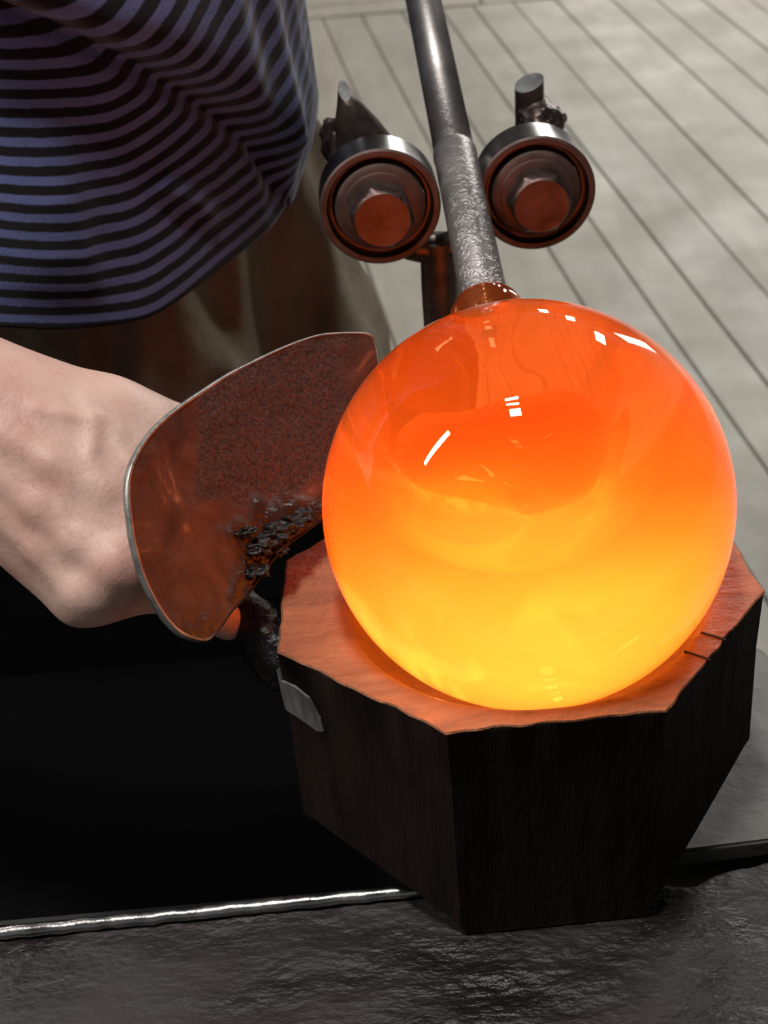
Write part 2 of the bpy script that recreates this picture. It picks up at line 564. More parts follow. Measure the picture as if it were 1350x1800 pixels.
_nt = M_SHIELDEDGE.node_tree; _b = _nt.nodes['Principled BSDF']
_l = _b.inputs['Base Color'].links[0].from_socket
_m = N(_nt, 'ShaderNodeMix', data_type='RGBA'); _a = N(_nt, 'ShaderNodeAttribute', attribute_name='scorch_shade')
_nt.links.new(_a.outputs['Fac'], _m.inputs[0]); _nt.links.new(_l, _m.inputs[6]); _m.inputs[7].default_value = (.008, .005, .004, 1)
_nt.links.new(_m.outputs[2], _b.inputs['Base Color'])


def wood_top_material():
    m, nt, b = node_mat('scorched_block_top')
    v = coords(nt, (1, 5, 5), (0, 0, math.radians(-25)))
    n = noise(nt, v, 18, 7, .62, .5)
    v2 = coords(nt)
    n2 = noise(nt, v2, 30, 4)
    c = ramp(nt, n, [(.28, (.20, .076, .033)), (.5, (.31, .118, .052)), (.72, (.39, .16, .075))])
    at = N(nt, 'ShaderNodeAttribute', attribute_name='char')
    mx = N(nt, 'ShaderNodeMix', data_type='RGBA'); nt.links.new(at.outputs['Fac'], mx.inputs[0])
    nt.links.new(c, mx.inputs[6]); mx.inputs[7].default_value = (.045, .032, .03, 1)
    nt.links.new(mx.outputs[2], b.inputs['Base Color'])
    b.inputs['Roughness'].default_value = .55
    p = bump(nt, n, .8, .003)
    p = bump(nt, noise(nt, v2, 190, 4, .7), .9, .0016, p)
    nt.links.new(p, b.inputs['Normal'])
    return m


M_WOODTOP = wood_top_material()
M_CHAR = noisy_mat('wet_charred_wood', (.011, .0062, .005), (.023, .0135, .0105), 22, (.7, .9), 0, [(40, .4, .002), (160, .4, .001)], (4, 4, .6), spec=.12)
M_HANDLE = noisy_mat('wet_burnt_handle', (.003, .002, .002), (.007, .004, .003), 40, (.3, .6), 0, [(60, .9, .004), (220, .5, .0015)], spec=.4)
M_PATCH = noisy_mat('grey_sheen_wood', (.12, .115, .11), (.22, .21, .20), 45, (.4, .55), 0, [(120, .4, .001)], (4, 4, 1))
M_CRACK = noisy_mat('saw_cut_shadow', (.01, .006, .004), (.02, .012, .008), 60, (.8, .9))
M_BEAM = noisy_mat('wet_black_timber', (.008, .0062, .0064), (.027, .0215, .0215), 15, (.35, .65), 0, [(26, .5, .005), (110, .8, .003)], (.8, 1.5, 1), spec=.35)
M_PLATE = noisy_mat('grey_scaled_plate', (.10, .098, .092), (.17, .165, .155), 22, (.45, .6), .2, [(60, .4, .002)])

# ------------------------------------------------------------------ floor
floor = empty('floor', (.5, 2.5, 0)); tag(floor, 'grey worn board floor of the workshop', None, None, 'structure')
ang = math.radians(-84)
dirv = np.array([math.cos(ang), math.sin(ang)]); nrm = np.array([-dirv[1], dirv[0]])   # across the boards
edges = [-.89 - .12 * k for k in range(12, 0, -1)] + [-.89, -.77, -.65, -.53, -.41, -.29, -.17, -.06, .06, .18, .303, .43, .545, .665, .781, .875, .994, 1.117, 1.27, 1.39, 1.51, 1.63, 1.75, 1.87, 1.99] + [1.99 + .12 * k for k in range(1, 17)]
YEND = 4.63
sub = box('underlay', (-5, -3, -.05), (5, 13, -.014), M_SUB, floor, 0); tag(sub, None, None)
gap = .0035
for a, b in zip(edges[:-1], edges[1:]):
    a2, b2 = a + gap / 2, b - gap / 2
    q = []
    for nn, yy in ((a2, YEND), (b2, YEND), (b2, -.8), (a2, -.8)):
        t = (yy - nrm[1] * nn) / dirv[1]
        q.append(nrm * nn + dirv * t)
    dz = random.uniform(-.0012, .0012)
    prism('plank', q, -.014, dz, M_PLANK, floor, .0022)
x = -1.2
for w, yo in ((1.62, 0), (1.9, .004), (1.7, .002)):
    for k in range(3):
        prism('plank', [(x, YEND + .008 + .13 * k), (x + w, YEND + .012 + .13 * k), (x + w, YEND + .013 + .13 * k + .122), (x, YEND + .009 + .13 * k + .122)], -.014, .001, M_PLANK, floor, .0022)
    x += w + .006

M_WALL = noisy_mat('dull_workshop_wall', (.10, .097, .094), (.14, .135, .13), 2, (.8, .9))
for nm, lo, hi in (('wall_back', (-5, 13, -.05), (5, 13.1, 3.4)), ('wall_left', (-5.1, -3, -.05), (-5, 13.1, 3.4)), ('wall_right', (5, -3, -.05), (5.1, 13.1, 3.4)), ('ceiling', (-5.1, -3, 3.4), (5.1, 13.1, 3.5))):
    tag(box(nm, lo, hi, M_WALL, None, 0), kind='structure')

# ------------------------------------------------------------------ glass, blowpipe
C = P(926, 888, .75)
AX = MC @ np.array([355 - 675, 900 + 1900, FPX]); AX /= np.linalg.norm(AX)
RB = .1
outer = []
for i in range(0, 78):
    t = math.pi - (math.pi - math.asin(.0225 / RB)) * i / 77
    outer.append((RB * math.cos(t), max(RB * math.sin(t), 0 if i == 0 else 1e-6)))
outer[0] = (-RB, 0)
neck = [(outer[-1][0], outer[-1][1]), (.103, .0197), (.110, .0183), (.118, .0183), (.126, .0196), (.134, .0213), (.141, .0220), (.147, .0214), (.152, .0195), (.1565, .0165), (.158, .0139)]
outer = outer[:-1] + [tuple(p) for p in spline([np.array(p) for p in neck], 5)]
inner = [(.153, .0136), (.138, .0136), (.1365, .0125), (.136, .0085), (.132, .0062), (.124, .0060), (.112, .0070), (.102, .0095), (.092, .0145)]
BC, BA, BR = .042, .0485, .0515          # bubble centre, half length, radius
for i in range(0, 40):
    t = math.asin(.021 / BR) + (math.pi - math.asin(.021 / BR)) * i / 39
    inner.append((BC + BA * math.cos(t), BR * math.sin(t)))
inner[-1] = (BC - BA, 0)
nout = len(outer)


def wobble(p, k):
    if k > nout + 8:                                    # the bubble inside is slightly uneven
        n_ = mnoise.noise(Vector((p - C) * 28)) * .0022
        return p + (p - (C + AX * BC)) / BR * n_
    return p


glass = empty('molten_glass_gather', C)
tag(glass, 'glowing orange ball of molten glass resting in the wooden block', 'molten glass')
gb = lathe('glass_body', outer + inner, (0, 0, 0), AX, 144, M_GLASS, None, False, lambda p, k: wobble(p + C, k) - C)
gb.parent = glass

pipe_root = empty('blowpipe', C + AX * .1365)
tag(pipe_root, 'mottled grey steel blowpipe holding the glowing glass ball', 'pipe')
o = lathe('sleeve', [(.0, .0075), (0, .0125), (.0012, .0133), (.164, .01338), (.168, .0139), (.1715, .01385), (.1745, .0130), (.175, .0120)], (0, 0, 0), AX, 40, M_PIPE); o.parent = pipe_root
o = lathe('pipe', [(.175, .0085), (.175, .0127), (.5, .0127), (.9, .0127), (.9, .0085), (.5, .0085)], (0, 0, 0), AX, 40, M_PIPE, None, True); o.parent = pipe_root

# ------------------------------------------------------------------ roller stand
FL = P(668, 366, .940); FR = P(937, 340, .958)      # front faces of the two rollers
BAX = np.array([AX[0], AX[1], 0.0]); BAX /= np.linalg.norm(BAX)
BW, BRAD = .0275, .0372
postp = P(773, 480, .99)
stand = empty('roller_stand', (postp[0], postp[1], 0))
tag(stand, 'dark steel fork stand with two roller bearings carrying the blowpipe', 'stand')


def bearing(Fc, rot):
    race = lathe('bearing', [(0, BRAD - .0012), (.0012, BRAD), (BW - .0012, BRAD), (BW, BRAD - .0012), (BW, BRAD - .005), (BW - .003, BRAD - .0055), (.003, BRAD - .0055), (0, BRAD - .0042)], Fc, BAX, 72, M_RACE, None, True)
    race.data.materials.append(M_SEAL)
    for p_ in race.data.polygons:
        if np.array(p_.normal) @ BAX < -.5: p_.material_index = 1      # the end face is dull and brown
    child(race, stand); sharp(race, 40)
    def sub(o): o.parent = race; o.matrix_parent_inverse = race.matrix_world.inverted() @ Matrix.Identity(4); o.matrix_parent_inverse = Matrix.Identity(4); return o
    cg = lathe('cage', [(.005, BRAD - .0056), (.0075, BRAD - .0092), (.0085, BRAD - .0092), (.008, BRAD - .0056)], Fc, BAX, 56, M_DARKMETAL, None, True); sub(cg)
    ir = lathe('inner_race', [(.0, BRAD - .0105), (.0012, BRAD - .0093), (BW - .002, BRAD - .0093), (BW - .002, .012), (.0, .012), (-.0006, .0225)], Fc, BAX, 56, M_SEAL, None, True); sub(sharp(ir, 40))
    ws = lathe('washer', [(-.0005, .0232), (-.0030, .0230), (-.0034, .0218), (-.0034, .0), ], Fc, BAX, 48, M_SEAL); sub(sharp(ws, 40))
    # hex bolt head with a chamfered round face
    u, v, a = frame(BAX)
    def ring(s, fn, n=48):
        return [Fc + a * s + (u * math.cos(2 * math.pi * i / n + rot) + v * math.sin(2 * math.pi * i / n + rot)) * fn(2 * math.pi * i / n) for i in range(n)]
    hexr = lambda t: .0176 / math.cos((t % (math.pi / 3)) - math.pi / 6)
    cap = .0176
    rows = [ring(-.0034, hexr), ring(-.0160, hexr)]
    rows.append(ring(-.0184, lambda t: min(hexr(t), cap * 1.02)))
    rows.append(ring(-.0200, lambda t: min(hexr(t), cap) * .95))
    rows.append(ring(-.0196, lambda t: .012)); rows.append(ring(-.0199, lambda t: .0005))
    V = [p for r_ in rows for p in r_]; n = 48; F = []
    for k in range(len(rows) - 1):
        for i in range(n):
            j = (i + 1) % n; F.append((k * n + i, k * n + j, k * n + n + j, k * n + n + i))
    F.append(tuple(range((len(rows) - 1) * n, len(rows) * n)))
    F.append(tuple(range(n - 1, -1, -1)))
    bo = mesh_obj('hex_bolt', V, F, M_BOLT); sub(sharp(fix_normals(bo), 28))
    tag(bo, 'hexagonal bolt head')
    # balls between the races
    V, F = [], []
    bm = bmesh.new()
    for i in range(9):
        t = 2 * math.pi * i / 9 + rot
        c = Fc + a * (BW * .5) + (u * math.cos(t) + v * math.sin(t)) * (BRAD - .0074)
        bmesh.ops.create_icosphere(bm, subdivisions=2, radius=.0019, matrix=Matrix.Translation(Vector(c)))
    me = bpy.data.meshes.new('bearing_balls'); bm.to_mesh(me); bm.free(); me.materials.append(M_RACE)
    for p_ in me.polygons: p_.use_smooth = True
    ob = bpy.data.objects.new('bearing_balls', me); COL.objects.link(ob); sub(ob); tag(ob, kind='stuff')
    return race


for Fc in (FL, FR):                                  # let the pipe just rest on each roller
    best = 9
    for s_ in np.linspace(0, .4, 400):
        q = C + AX * s_ - Fc
        along = q @ BAX
        if -.001 <= along <= BW + .001:
            w_ = q - BAX * along
            if np.linalg.norm(w_) < best: best = np.linalg.norm(w_); wv = w_
    Fc -= wv / best * max(BRAD + .0140 - best, 0) + wv / best * min(BRAD + .0138 - best, 0)
bearing(FL, .25); bearing(FR, .02)
up = np.array([0, 0, 1.0])
BL = FL + BAX * (BW + .014); BRr = FR + BAX * (BW + .014)
ptop = np.array([postp[0], postp[1], min(BL[2], BRr[2]) - .030])
ob = tube('post', [np.array([postp[0], postp[1], .012]), ptop + [0, 0, -.03], ptop + [0, 0, .004]], [.0125, .0125, .0120], 24, M_DARKMETAL, None, .10); child(ob, stand)
for s_, Bc in ((-1, BL), (1, BRr)):
    tip = np.array(Bc) + up * .028
    pts = spline([ptop + up * -.004, ptop + np.array([s_ * .024, 0, .006]), np.array(Bc) + np.array([-s_ * .010, 0, -.012]), np.array(Bc), tip], 6)
    ob = tube('fork_arm', pts, [.0095] * len(pts), 20, M_DARKMETAL, None, .1, s_); child(ob, stand)
    # spindle nut and spacer behind each roller
    ob = lathe('spacer', [(BW - .001, 0), (BW - .001, .0150), (BW + .008, .0150), (BW + .008, 0)], FL if s_ < 0 else FR, BAX, 32, M_DARKMETAL); child(sharp(ob, 40), stand)
# right hand prong: a round bar cut off at a slant
def prong(name, base, sections, cut, mat):
    V, F, n = [], [], 28
    for k, (off, rx, ry) in enumerate(sections):
        for i in range(n):
            t = 2 * math.pi * i / n
            p = base + np.array(off) + np.array([rx * math.cos(t), ry * math.sin(t), 0])
            if k == len(sections) - 1:
                p[2] += cut[0] * math.cos(t) * rx + cut[1] * math.sin(t) * ry
            V.append(p)
    for k in range(len(sections) - 1):
        for i in range(n):
            j = (i + 1) % n; F.append((k * n + i, k * n + j, k * n + n + j, k * n + n + i))
    F.append(tuple(range((len(sections) - 1) * n, len(sections) * n))); F.append(tuple(range(n - 1, -1, -1)))
    o = mesh_obj(name, V, F, [mat, M_CUT]); fix_normals(o)
    o.data.polygons[len(F) - 2].material_index = 1
    o.data.polygons[len(F) - 2].use_smooth = False
    return child(sharp(o, 45), stand)


rt = P(930, 140, 1.0)
rb = P(942, 245, 1.0)
prong('prong', np.array([rt[0], rt[1], rb[2]]), [((.002, 0, -.012), .012, .011), ((.001, 0, 0), .0112, .0105), ((0, 0, .006), .0098, .0098), ((0, 0, rt[2] - rb[2] - .002), .0096, .0096)], (.30, .25), M_DARKMETAL)
lt = P(626, 136, .995); lb = P(640, 262, .995)
hgt = lt[2] - lb[2]
prong('prong', np.array([lb[0], lb[1], lb[2]]), [((.002, 0, -.012), .022, .013), ((.000, 0, .004), .0205, .0125), ((-.003, 0, hgt * .42), .0150, .011), ((-.007, 0, hgt * .8), .0078, .0075), ((-.0095, 0, hgt), .0038, .005)], (-.5, 1.0), M_DARKMETAL)


def blob(name, c, r, mat, root, sc=(1, 1, 1), amp=.25, seed=0):
    bm = bmesh.new(); bmesh.ops.create_icosphere(bm, subdivisions=4, radius=1)
    for v in bm.verts:
        k = 1 + amp * mnoise.noise(v.co * 1.8 + Vector((seed, 3, 1))) + amp * .5 * mnoise.noise(v.co * 4.5 + Vector((seed, 0, 9)))
        v.co = Vector((v.co.x * sc[0], v.co.y * sc[1], v.co.z * sc[2])) * r * k + Vector(c)
    me = bpy.data.meshes.new(name); bm.to_mesh(me); bm.free(); me.materials.append(mat)
    for p_ in me.polygons: p_.use_smooth = True
    o = bpy.data.objects.new(name, me); COL.objects.link(o)
    return child(o, root)


blob('weld', P(606, 252, 1.0), .0155, M_DARKMETAL, stand, (1, 1, 1.2), .3, 1)
blob('weld', P(952, 212, 1.005), .0140, M_DARKMETAL, stand, (1.1, 1, .8), .35, 5)
ob = lathe('base_plate', [(0, 0), (0, .09), (.010, .09), (.012, .087), (.012, 0)], (postp[0], postp[1], 0), (0, 0, 1), 48, M_DARKMETAL); child(sharp(ob, 40), stand)

# ------------------------------------------------------------------ wooden block
ZR = C[2] - .052
ZB = ZR - .135                                         # level of the timber the block stands on
block = empty('wooden_block', (C[0], C[1], ZB))
tag(block, 'octagonal charred wooden block cupping the glowing glass ball', 'block')
octo = [(-.128, -.031), (-.0503, -.1015), (.0494, -.0995), (.1153, -.0166), (.1085, .050), (.052, .108), (-.058, .104), (-.1238, .0463)]
NS = 192


def octo_ring(scale, cx=0, cy=0):
    per = []
    pts = [np.array(p) * scale + [cx, cy] for p in octo]
    for i in range(8):
        a, b = pts[i], pts[(i + 1) % 8]
        for j in range(NS // 8):
            per.append(a + (b - a) * (j / (NS // 8)))
    return per


o_top = octo_ring(1.0)
start = math.atan2(o_top[0][1], o_top[0][0])
angs = [math.atan2(p[1], p[0]) for p in o_top]
rows, char = [], []
RI = .0888; CUP = (-.0030, .0)


def add_row(pts, ch):
    rows.append([np.array(p) for p in pts]); char.append(ch)


def rim_noise(p, s): return mnoise.noise(Vector((p[0] * 60, p[1] * 60, s))) * .0010 + mnoise.noise(Vector((p[0] * 18, p[1] * 18, s + 4))) * .0008


# outside: foot, belly, top edge
foot = [(-.070, -.040), (-.0475, -.1005), (.044, -.0985), (.060, -.055), (.058, .040), (.035, .085), (-.040, .085), (-.070, .045)]
bot = []
for i in range(8):
    a, b = np.array(foot[i]), np.array(foot[(i + 1) % 8])
    bot += [a + (b - a) * (j / (NS // 8)) for j in range(NS // 8)]
add_row([(C[0] + p[0], C[1] + p[1], ZB + .0005) for p in bot], 0)
mid = octo_ring(.985)
zl = []
for i, p in enumerate(mid):
    # the lower part of the block is hewn away at a slant, more so on the right
    cut = .003 + .034 * np.clip(p[0] / .11, 0, 1) ** 1.5 + .022 * np.clip(-p[0] / .12, 0, 1) ** 1.5 + .05 * np.clip(p[1] / .1, 0, 1)
    zl.append((C[0] + p[0], C[1] + p[1], ZB + cut))
add_row(zl, 0)
add_row([(C[0] + p[0] * .985, C[1] + p[1] * .985, ZR - .035) for p in o_top], 0)
add_row([(C[0] + p[0] * .998 , C[1] + p[1] * .998, ZR - .0022 + rim_noise(p, 1)) for p in o_top], 0)
nside = len(rows)
for f, ch in ((.0, 0), (.03, 0), (.12, 0), (.25, 0), (.4, 0), (.55, .05), (.7, .05), (.82, .12), (.92, .25), (1.0, .3)):
    r_ = []
    for i, p in enumerate(o_top):
        q = np.array([math.cos(angs[i]), math.sin(angs[i])]) * RI + np.array(CUP)
        s = p * (1 - f) + q * f
        edge = .0015 * mnoise.noise(Vector((p[0] * 90, p[1] * 90, 7))) if f < .05 else 0
        s = s * (1 + edge / .12)
        z = ZR + rim_noise(s, 2) - (.003 * ((f - .7) / .3) ** 2 if f > .7 else 0) - (.0009 if f == 0 else 0)
        r_.append((C[0] + s[0], C[1] + s[1], z))
    add_row(r_, ch)
for k in range(1, 14):                                  # the cup
    t = k / 14 * math.pi / 2
    r_ = []
    for i in range(NS):
        rr = RI * math.cos(t)
        r_.append((C[0] + CUP[0] * math.cos(t) + rr * math.cos(angs[i]), C[1] + rr * math.sin(angs[i]), ZR - .003 - (.0455) * math.sin(t)))
    add_row(r_, .35)
V = [p for r_ in rows for p in r_]
F, MI = [], []
for k in range(len(rows) - 1):
    for i in range(NS):
        j = (i + 1) % NS
        F.append((k * NS + i, k * NS + j, k * NS + NS + j, k * NS + NS + i)); MI.append(1 if k < nside else 0)
F.append(tuple(range(NS - 1, -1, -1))); MI.append(1)
F.append(tuple(range((len(rows) - 1) * NS, len(rows) * NS))); MI.append(0)
bb = mesh_obj('block_body', V, F, [M_WOODTOP, M_CHAR])
bb.data.polygons.foreach_set('material_index', MI)
at = bb.data.attributes.new('char', 'FLOAT', 'POINT')
at.data.foreach_set('value', [c for c in char for _ in range(NS)])
child(sharp(fix_normals(bb), 32), block)


# saw cuts across the rim at the right
def cut_strip(name, a, b, w, h=.0005):
    A = PZ(a[0], a[1], ZR); B = PZ(b[0], b[1], ZR)
    d = (B - A) / np.linalg.norm(B - A); n_ = np.array([-d[1], d[0], 0])
    V, F = [], []
    for k in range(9):
        p = A + (B - A) * k / 8
        p[2] = ZR + rim_noise((p - C)[:2], 2) + .0004
        ww = w * (.7 + .5 * abs(mnoise.noise(Vector(p * 200))))
        V += [p - n_ * ww, p + n_ * ww, p + n_ * ww - [0, 0, .003], p - n_ * ww - [0, 0, .003]]
    for k in range(8):
        for j in range(4):
            F.append((k * 4 + j, k * 4 + (j + 1) % 4, k * 4 + 4 + (j + 1) % 4, k * 4 + 4 + j))
    F += [(0, 1, 2, 3), (32, 35, 34, 33)]
    return child(fix_normals(mesh_obj(name, V, F, M_CRACK, None, False)), block)


cut_strip('saw_cut', (1232, 1112), (1276, 1124), .0007)
cut_strip('saw_cut', (1203, 1144), (1249, 1161), .0007)

# ------------------------------------------------------------------ hand guard (curved plate between the hand and the hot glass)
def gd(x, y):
    n_ = ((x - 400) * .85 + (y - 850) * .5) / 230
    return .699 + .000313 * (x - 230) - .0000835 * (y - 870) + .010 * (1 - min(n_ * n_, 1.5))


outl = [(655, 592), (640, 586), (600, 586), (560, 590), (520, 603), (480, 620), (440, 640), (400, 661), (360, 687), (320, 714), (285, 742), (260, 770), (242, 800), (230, 833), (227, 868), (230, 905), (236, 945), (244, 980), (257, 1020), (276, 1058), (297, 1090), (320, 1112), (345, 1122), (366, 1124), (380, 1112), (394, 1095), (410, 1072), (440, 1040), (470, 995), (512, 952), (560, 918), (606, 878), (640, 800), (664, 700), (667, 655), (662, 615)]
outl = [tuple(p) for p in spline([np.array(p, float) for p in outl + [outl[0]]], 4)][:-1]
cx_, cy_ = 430, 860
guard = empty('hand_guard', P(345, 1120, gd(345, 1120)))
tag(guard, 'curved reddish brown metal plate shielding the hand beside the wooden block', 'shield')
K = 60; n = len(outl)
gn = np.cross(P(500, 860, gd(500, 860)) - P(400, 860, gd(400, 860)), P(430, 960, gd(430, 960)) - P(430, 760, gd(430, 760)))
gn /= np.linalg.norm(gn)
if gn @ (CAM - P(430, 860, .76)) < 0: gn = -gn          # towards the camera


def relief(p):
    return gn * (mnoise.noise(Vector(p * 45)) * .0012 + mnoise.noise(Vector(p * 160)) * .0004)


V, F = [], []
V.append(P(cx_, cy_, gd(cx_, cy_)))
for k in range(1, K + 1):
    for (x, y) in outl:
        f = k / K
        xx, yy = cx_ + (x - cx_) * f, cy_ + (y - cy_) * f
        p = P(xx, yy, gd(xx, yy))
        V.append(p + relief(p) * (1 if f < 1 else .3))
for i in range(n): F.append((0, 1 + i, 1 + (i + 1) % n))
for k in range(K - 1):
    for i in range(n):
        j = (i + 1) % n
        F.append((1 + k * n + i, 1 + k * n + n + i, 1 + k * n + n + j, 1 + k * n + j))
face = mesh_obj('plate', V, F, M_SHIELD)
VX = [(cx_, cy_)] + [(cx_ + (x - cx_) * k / K, cy_ + (y - cy_) * k / K) for k in range(1, K + 1) for (x, y) in outl]
scorch_shade, coarse = [], []
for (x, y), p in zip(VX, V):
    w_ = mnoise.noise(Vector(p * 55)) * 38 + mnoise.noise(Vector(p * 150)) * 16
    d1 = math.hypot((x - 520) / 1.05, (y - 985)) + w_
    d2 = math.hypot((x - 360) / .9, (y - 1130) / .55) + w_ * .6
    scorch_shade.append(max(np.clip((135 - d1) / 45, 0, 1), .8 * np.clip((150 - d2) / 110, 0, 1)))  # burnt area near the block, and darker towards the lower tip
    coarse.append(float(np.clip((x - 338 + w_ * .35) / 12, 0, 1) * np.clip((888 + w_ * .5 + max(x - 430, 0) * -.25 - y) / 18, 0, 1) * np.clip((640 - x) / 60, 0, 1)))
off = len(V); V2 = [v - gn * .0032 for v in V]
bmF = F + [tuple(reversed([q + off for q in f])) for f in F]
me = bpy.data.meshes.new('plate'); me.from_pydata([tuple(v) for v in V + V2], [], bmF); me.materials.append(M_SHIELD)
me.polygons.foreach_set('use_smooth', [True] * len(me.polygons))
for nm_, vals in (('scorch_shade', scorch_shade), ('coarse', coarse)):
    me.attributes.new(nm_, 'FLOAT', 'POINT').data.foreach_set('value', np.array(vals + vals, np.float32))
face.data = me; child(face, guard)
base = 1 + (K - 1) * n
V3, F3 = [], []
ctr = P(cx_, cy_, gd(cx_, cy_))
for i in range(n):
    p = V[base + i]; e = p - ctr; e -= gn * (e @ gn); e /= np.linalg.norm(e)
    for (a_, b_) in ((-.0006, .0002), (.0009, .0002), (.0013, -.0012), (.0010, -.0034), (-.0006, -.0036)):
        V3.append(p + e * a_ + gn * b_)
for i in range(n):
    j = (i + 1) % n
    for q in range(5):
        r_ = (q + 1) % 5
        F3.append((i * 5 + q, i * 5 + r_, j * 5 + r_, j * 5 + q))
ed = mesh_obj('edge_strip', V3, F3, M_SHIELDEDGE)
ed.data.attributes.new('scorch_shade', 'FLOAT', 'POINT').data.foreach_set('value', np.repeat([float(np.clip((x - 300) / 90, 0, 1) * np.clip((y - 840) / 60, 0, 1)) for x, y in outl], 5).astype(np.float32)); child(fix_normals(ed), guard); tag(ed, 'bare grey metal edge of the plate')  # lower right of the edge is painted black as shade

for k_, (x, y, r_) in enumerate(((478, 935, .0065), (452, 962, .0052), (505, 922, .0055), (446, 1005, .0045), (532, 905, .0045), (428, 935, .0036), (480, 965, .0045))):
    blob('char_lump', P(x, y, gd(x, y) - .0005), r_, M_HANDLE, guard, (1.5, 1.1, .65), .6, k_ * 3.7)

# handle of the block: lumpy burnt neck up to the guard, grip behind it in the fist
hp = spline([P(520, 1165, .790), P(490, 1145, .790), P(430, 1080, .798), P(300, 960, .815), P(120, 860, .803)], 8)
hr = np.interp(np.linspace(0, 1, len(hp)), [0, .1, .35, .5, 1], [.018, .018, .0165, .0125, .0125])
ob = tube('handle', hp, hr, 40, M_HANDLE, None, .12, 3); child(ob, block)

# sheen on the block's left facet, painted as a pale grey patch
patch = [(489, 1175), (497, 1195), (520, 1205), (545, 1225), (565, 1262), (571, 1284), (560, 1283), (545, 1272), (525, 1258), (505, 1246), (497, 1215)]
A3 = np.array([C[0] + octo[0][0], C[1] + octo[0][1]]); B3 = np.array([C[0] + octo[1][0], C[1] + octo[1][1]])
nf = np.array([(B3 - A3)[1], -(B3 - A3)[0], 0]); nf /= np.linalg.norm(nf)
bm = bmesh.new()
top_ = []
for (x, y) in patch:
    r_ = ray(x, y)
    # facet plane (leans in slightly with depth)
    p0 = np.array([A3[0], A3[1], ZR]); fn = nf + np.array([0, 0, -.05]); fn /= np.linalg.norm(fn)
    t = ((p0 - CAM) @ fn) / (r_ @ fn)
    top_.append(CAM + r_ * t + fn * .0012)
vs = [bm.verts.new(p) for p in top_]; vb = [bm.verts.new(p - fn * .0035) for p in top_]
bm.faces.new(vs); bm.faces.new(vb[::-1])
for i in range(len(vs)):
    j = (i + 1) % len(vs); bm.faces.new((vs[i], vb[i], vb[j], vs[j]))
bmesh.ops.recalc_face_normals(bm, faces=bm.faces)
me = bpy.data.meshes.new('sheen_patch'); bm.to_mesh(me); bm.free(); me.materials.append(M_PATCH)
o = bpy.data.objects.new('sheen_patch', me); COL.objects.link(o); child(o, block); tag(o, 'pale grey patch painted as sheen on the wood')

# ------------------------------------------------------------------ bench timber, steel edge, tank, grey plate
bench = empty('timber_bench', (0, .46, 0))
tag(bench, 'wet black timber bench edge in front of the wooden block', 'bench')
nx_, ny_ = 260, 60
x0, x1, y0, y1 = -.55, .55, .40, .5605
V, F = [], []


def beam_z(x, y):
    return ZB + mnoise.noise(Vector((x * 26, y * 60, 0))) * .0012 + mnoise.noise(Vector((x * 120, y * 220, 2))) * .0006 - .0012


for i in range(nx_ + 1):
    for j in range(ny_ + 1):
        x = x0 + (x1 - x0) * i / nx_
        rag = .0045 * mnoise.noise(Vector((x * 45, 3, 1))) + .003 * mnoise.noise(Vector((x * 130, 5, 1)))
        yb = y1 + (rag if x > .03 else .0005)
        if x > .11: yb += -.010 * math.exp(-((x - .135) / .02) ** 2) 
        y = y0 + (yb - y0) * (1 - (1 - j / ny_) ** 1.0)
        z = beam_z(x, y)
        ee = (yb - y) / .006
        if ee < 1: z -= .004 * (1 - ee) ** 2
        V.append((x, y, z))
for i in range(nx_ + 1):
    for j in (0, ny_):
        v = V[i * (ny_ + 1) + j]
        V.append((v[0], v[1], ZB - .06))
nb = (nx_ + 1) * (ny_ + 1)
for i in range(nx_):
    for j in range(ny_):
        a = i * (ny_ + 1) + j
        F.append((a, a + ny_ + 1, a + ny_ + 2, a + 1))
    a = i * (ny_ + 1); b = (i + 1) * (ny_ + 1)
    F.append((a, nb + 2 * i, nb + 2 * i + 2, b))
    F.append((a + ny_, b + ny_, nb + 2 * i + 3, nb + 2 * i + 1))
    F.append((nb + 2 * i, nb + 2 * i + 1, nb + 2 * i + 3, nb + 2 * i + 2))
ob = mesh_obj('timber', V, F, M_BEAM); child(ob, bench); fix_normals(ob)
# steel edge bar
ea = PZ(-420, 1684, ZB + .002); eb = PZ(755, 1563, ZB + .002)
pts = []
for k in range(61):
    p = ea + (eb - ea) * k / 60
    p = p + np.array([0, .0009 * mnoise.noise(Vector((p[0] * 90, 0, 0))), .0008 * mnoise.noise(Vector((p[0] * 110, 4, 0)))])
    pts.append(p)
rad = [.0034 + .0007 * mnoise.noise(Vector((k * .7, 1, 2))) for k in range(61)]
rad[-1] = .0022
ob = tube('steel_edge', pts, rad, 14, M_BRIGHT); child(ob, bench); tag(ob, 'bright wet steel strip along the timber')
for xx in (-.50, .46):
    box('leg', (xx, .43, 0), (xx + .06, .49, ZB - .055), M_BEAM, bench, .003)

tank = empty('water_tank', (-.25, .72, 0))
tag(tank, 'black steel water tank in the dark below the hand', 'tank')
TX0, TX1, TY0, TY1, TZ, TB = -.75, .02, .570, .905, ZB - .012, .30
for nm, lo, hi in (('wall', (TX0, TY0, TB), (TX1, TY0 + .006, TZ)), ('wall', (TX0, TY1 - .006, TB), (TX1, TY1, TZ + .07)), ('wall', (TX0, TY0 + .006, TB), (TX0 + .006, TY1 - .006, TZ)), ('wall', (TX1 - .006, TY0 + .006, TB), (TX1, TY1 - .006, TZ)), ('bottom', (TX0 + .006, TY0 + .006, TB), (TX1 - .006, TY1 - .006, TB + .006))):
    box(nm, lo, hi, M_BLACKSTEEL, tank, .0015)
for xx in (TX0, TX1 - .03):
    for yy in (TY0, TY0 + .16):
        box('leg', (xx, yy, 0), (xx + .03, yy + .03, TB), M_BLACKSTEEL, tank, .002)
m_w, nt, b = node_mat('black_water')
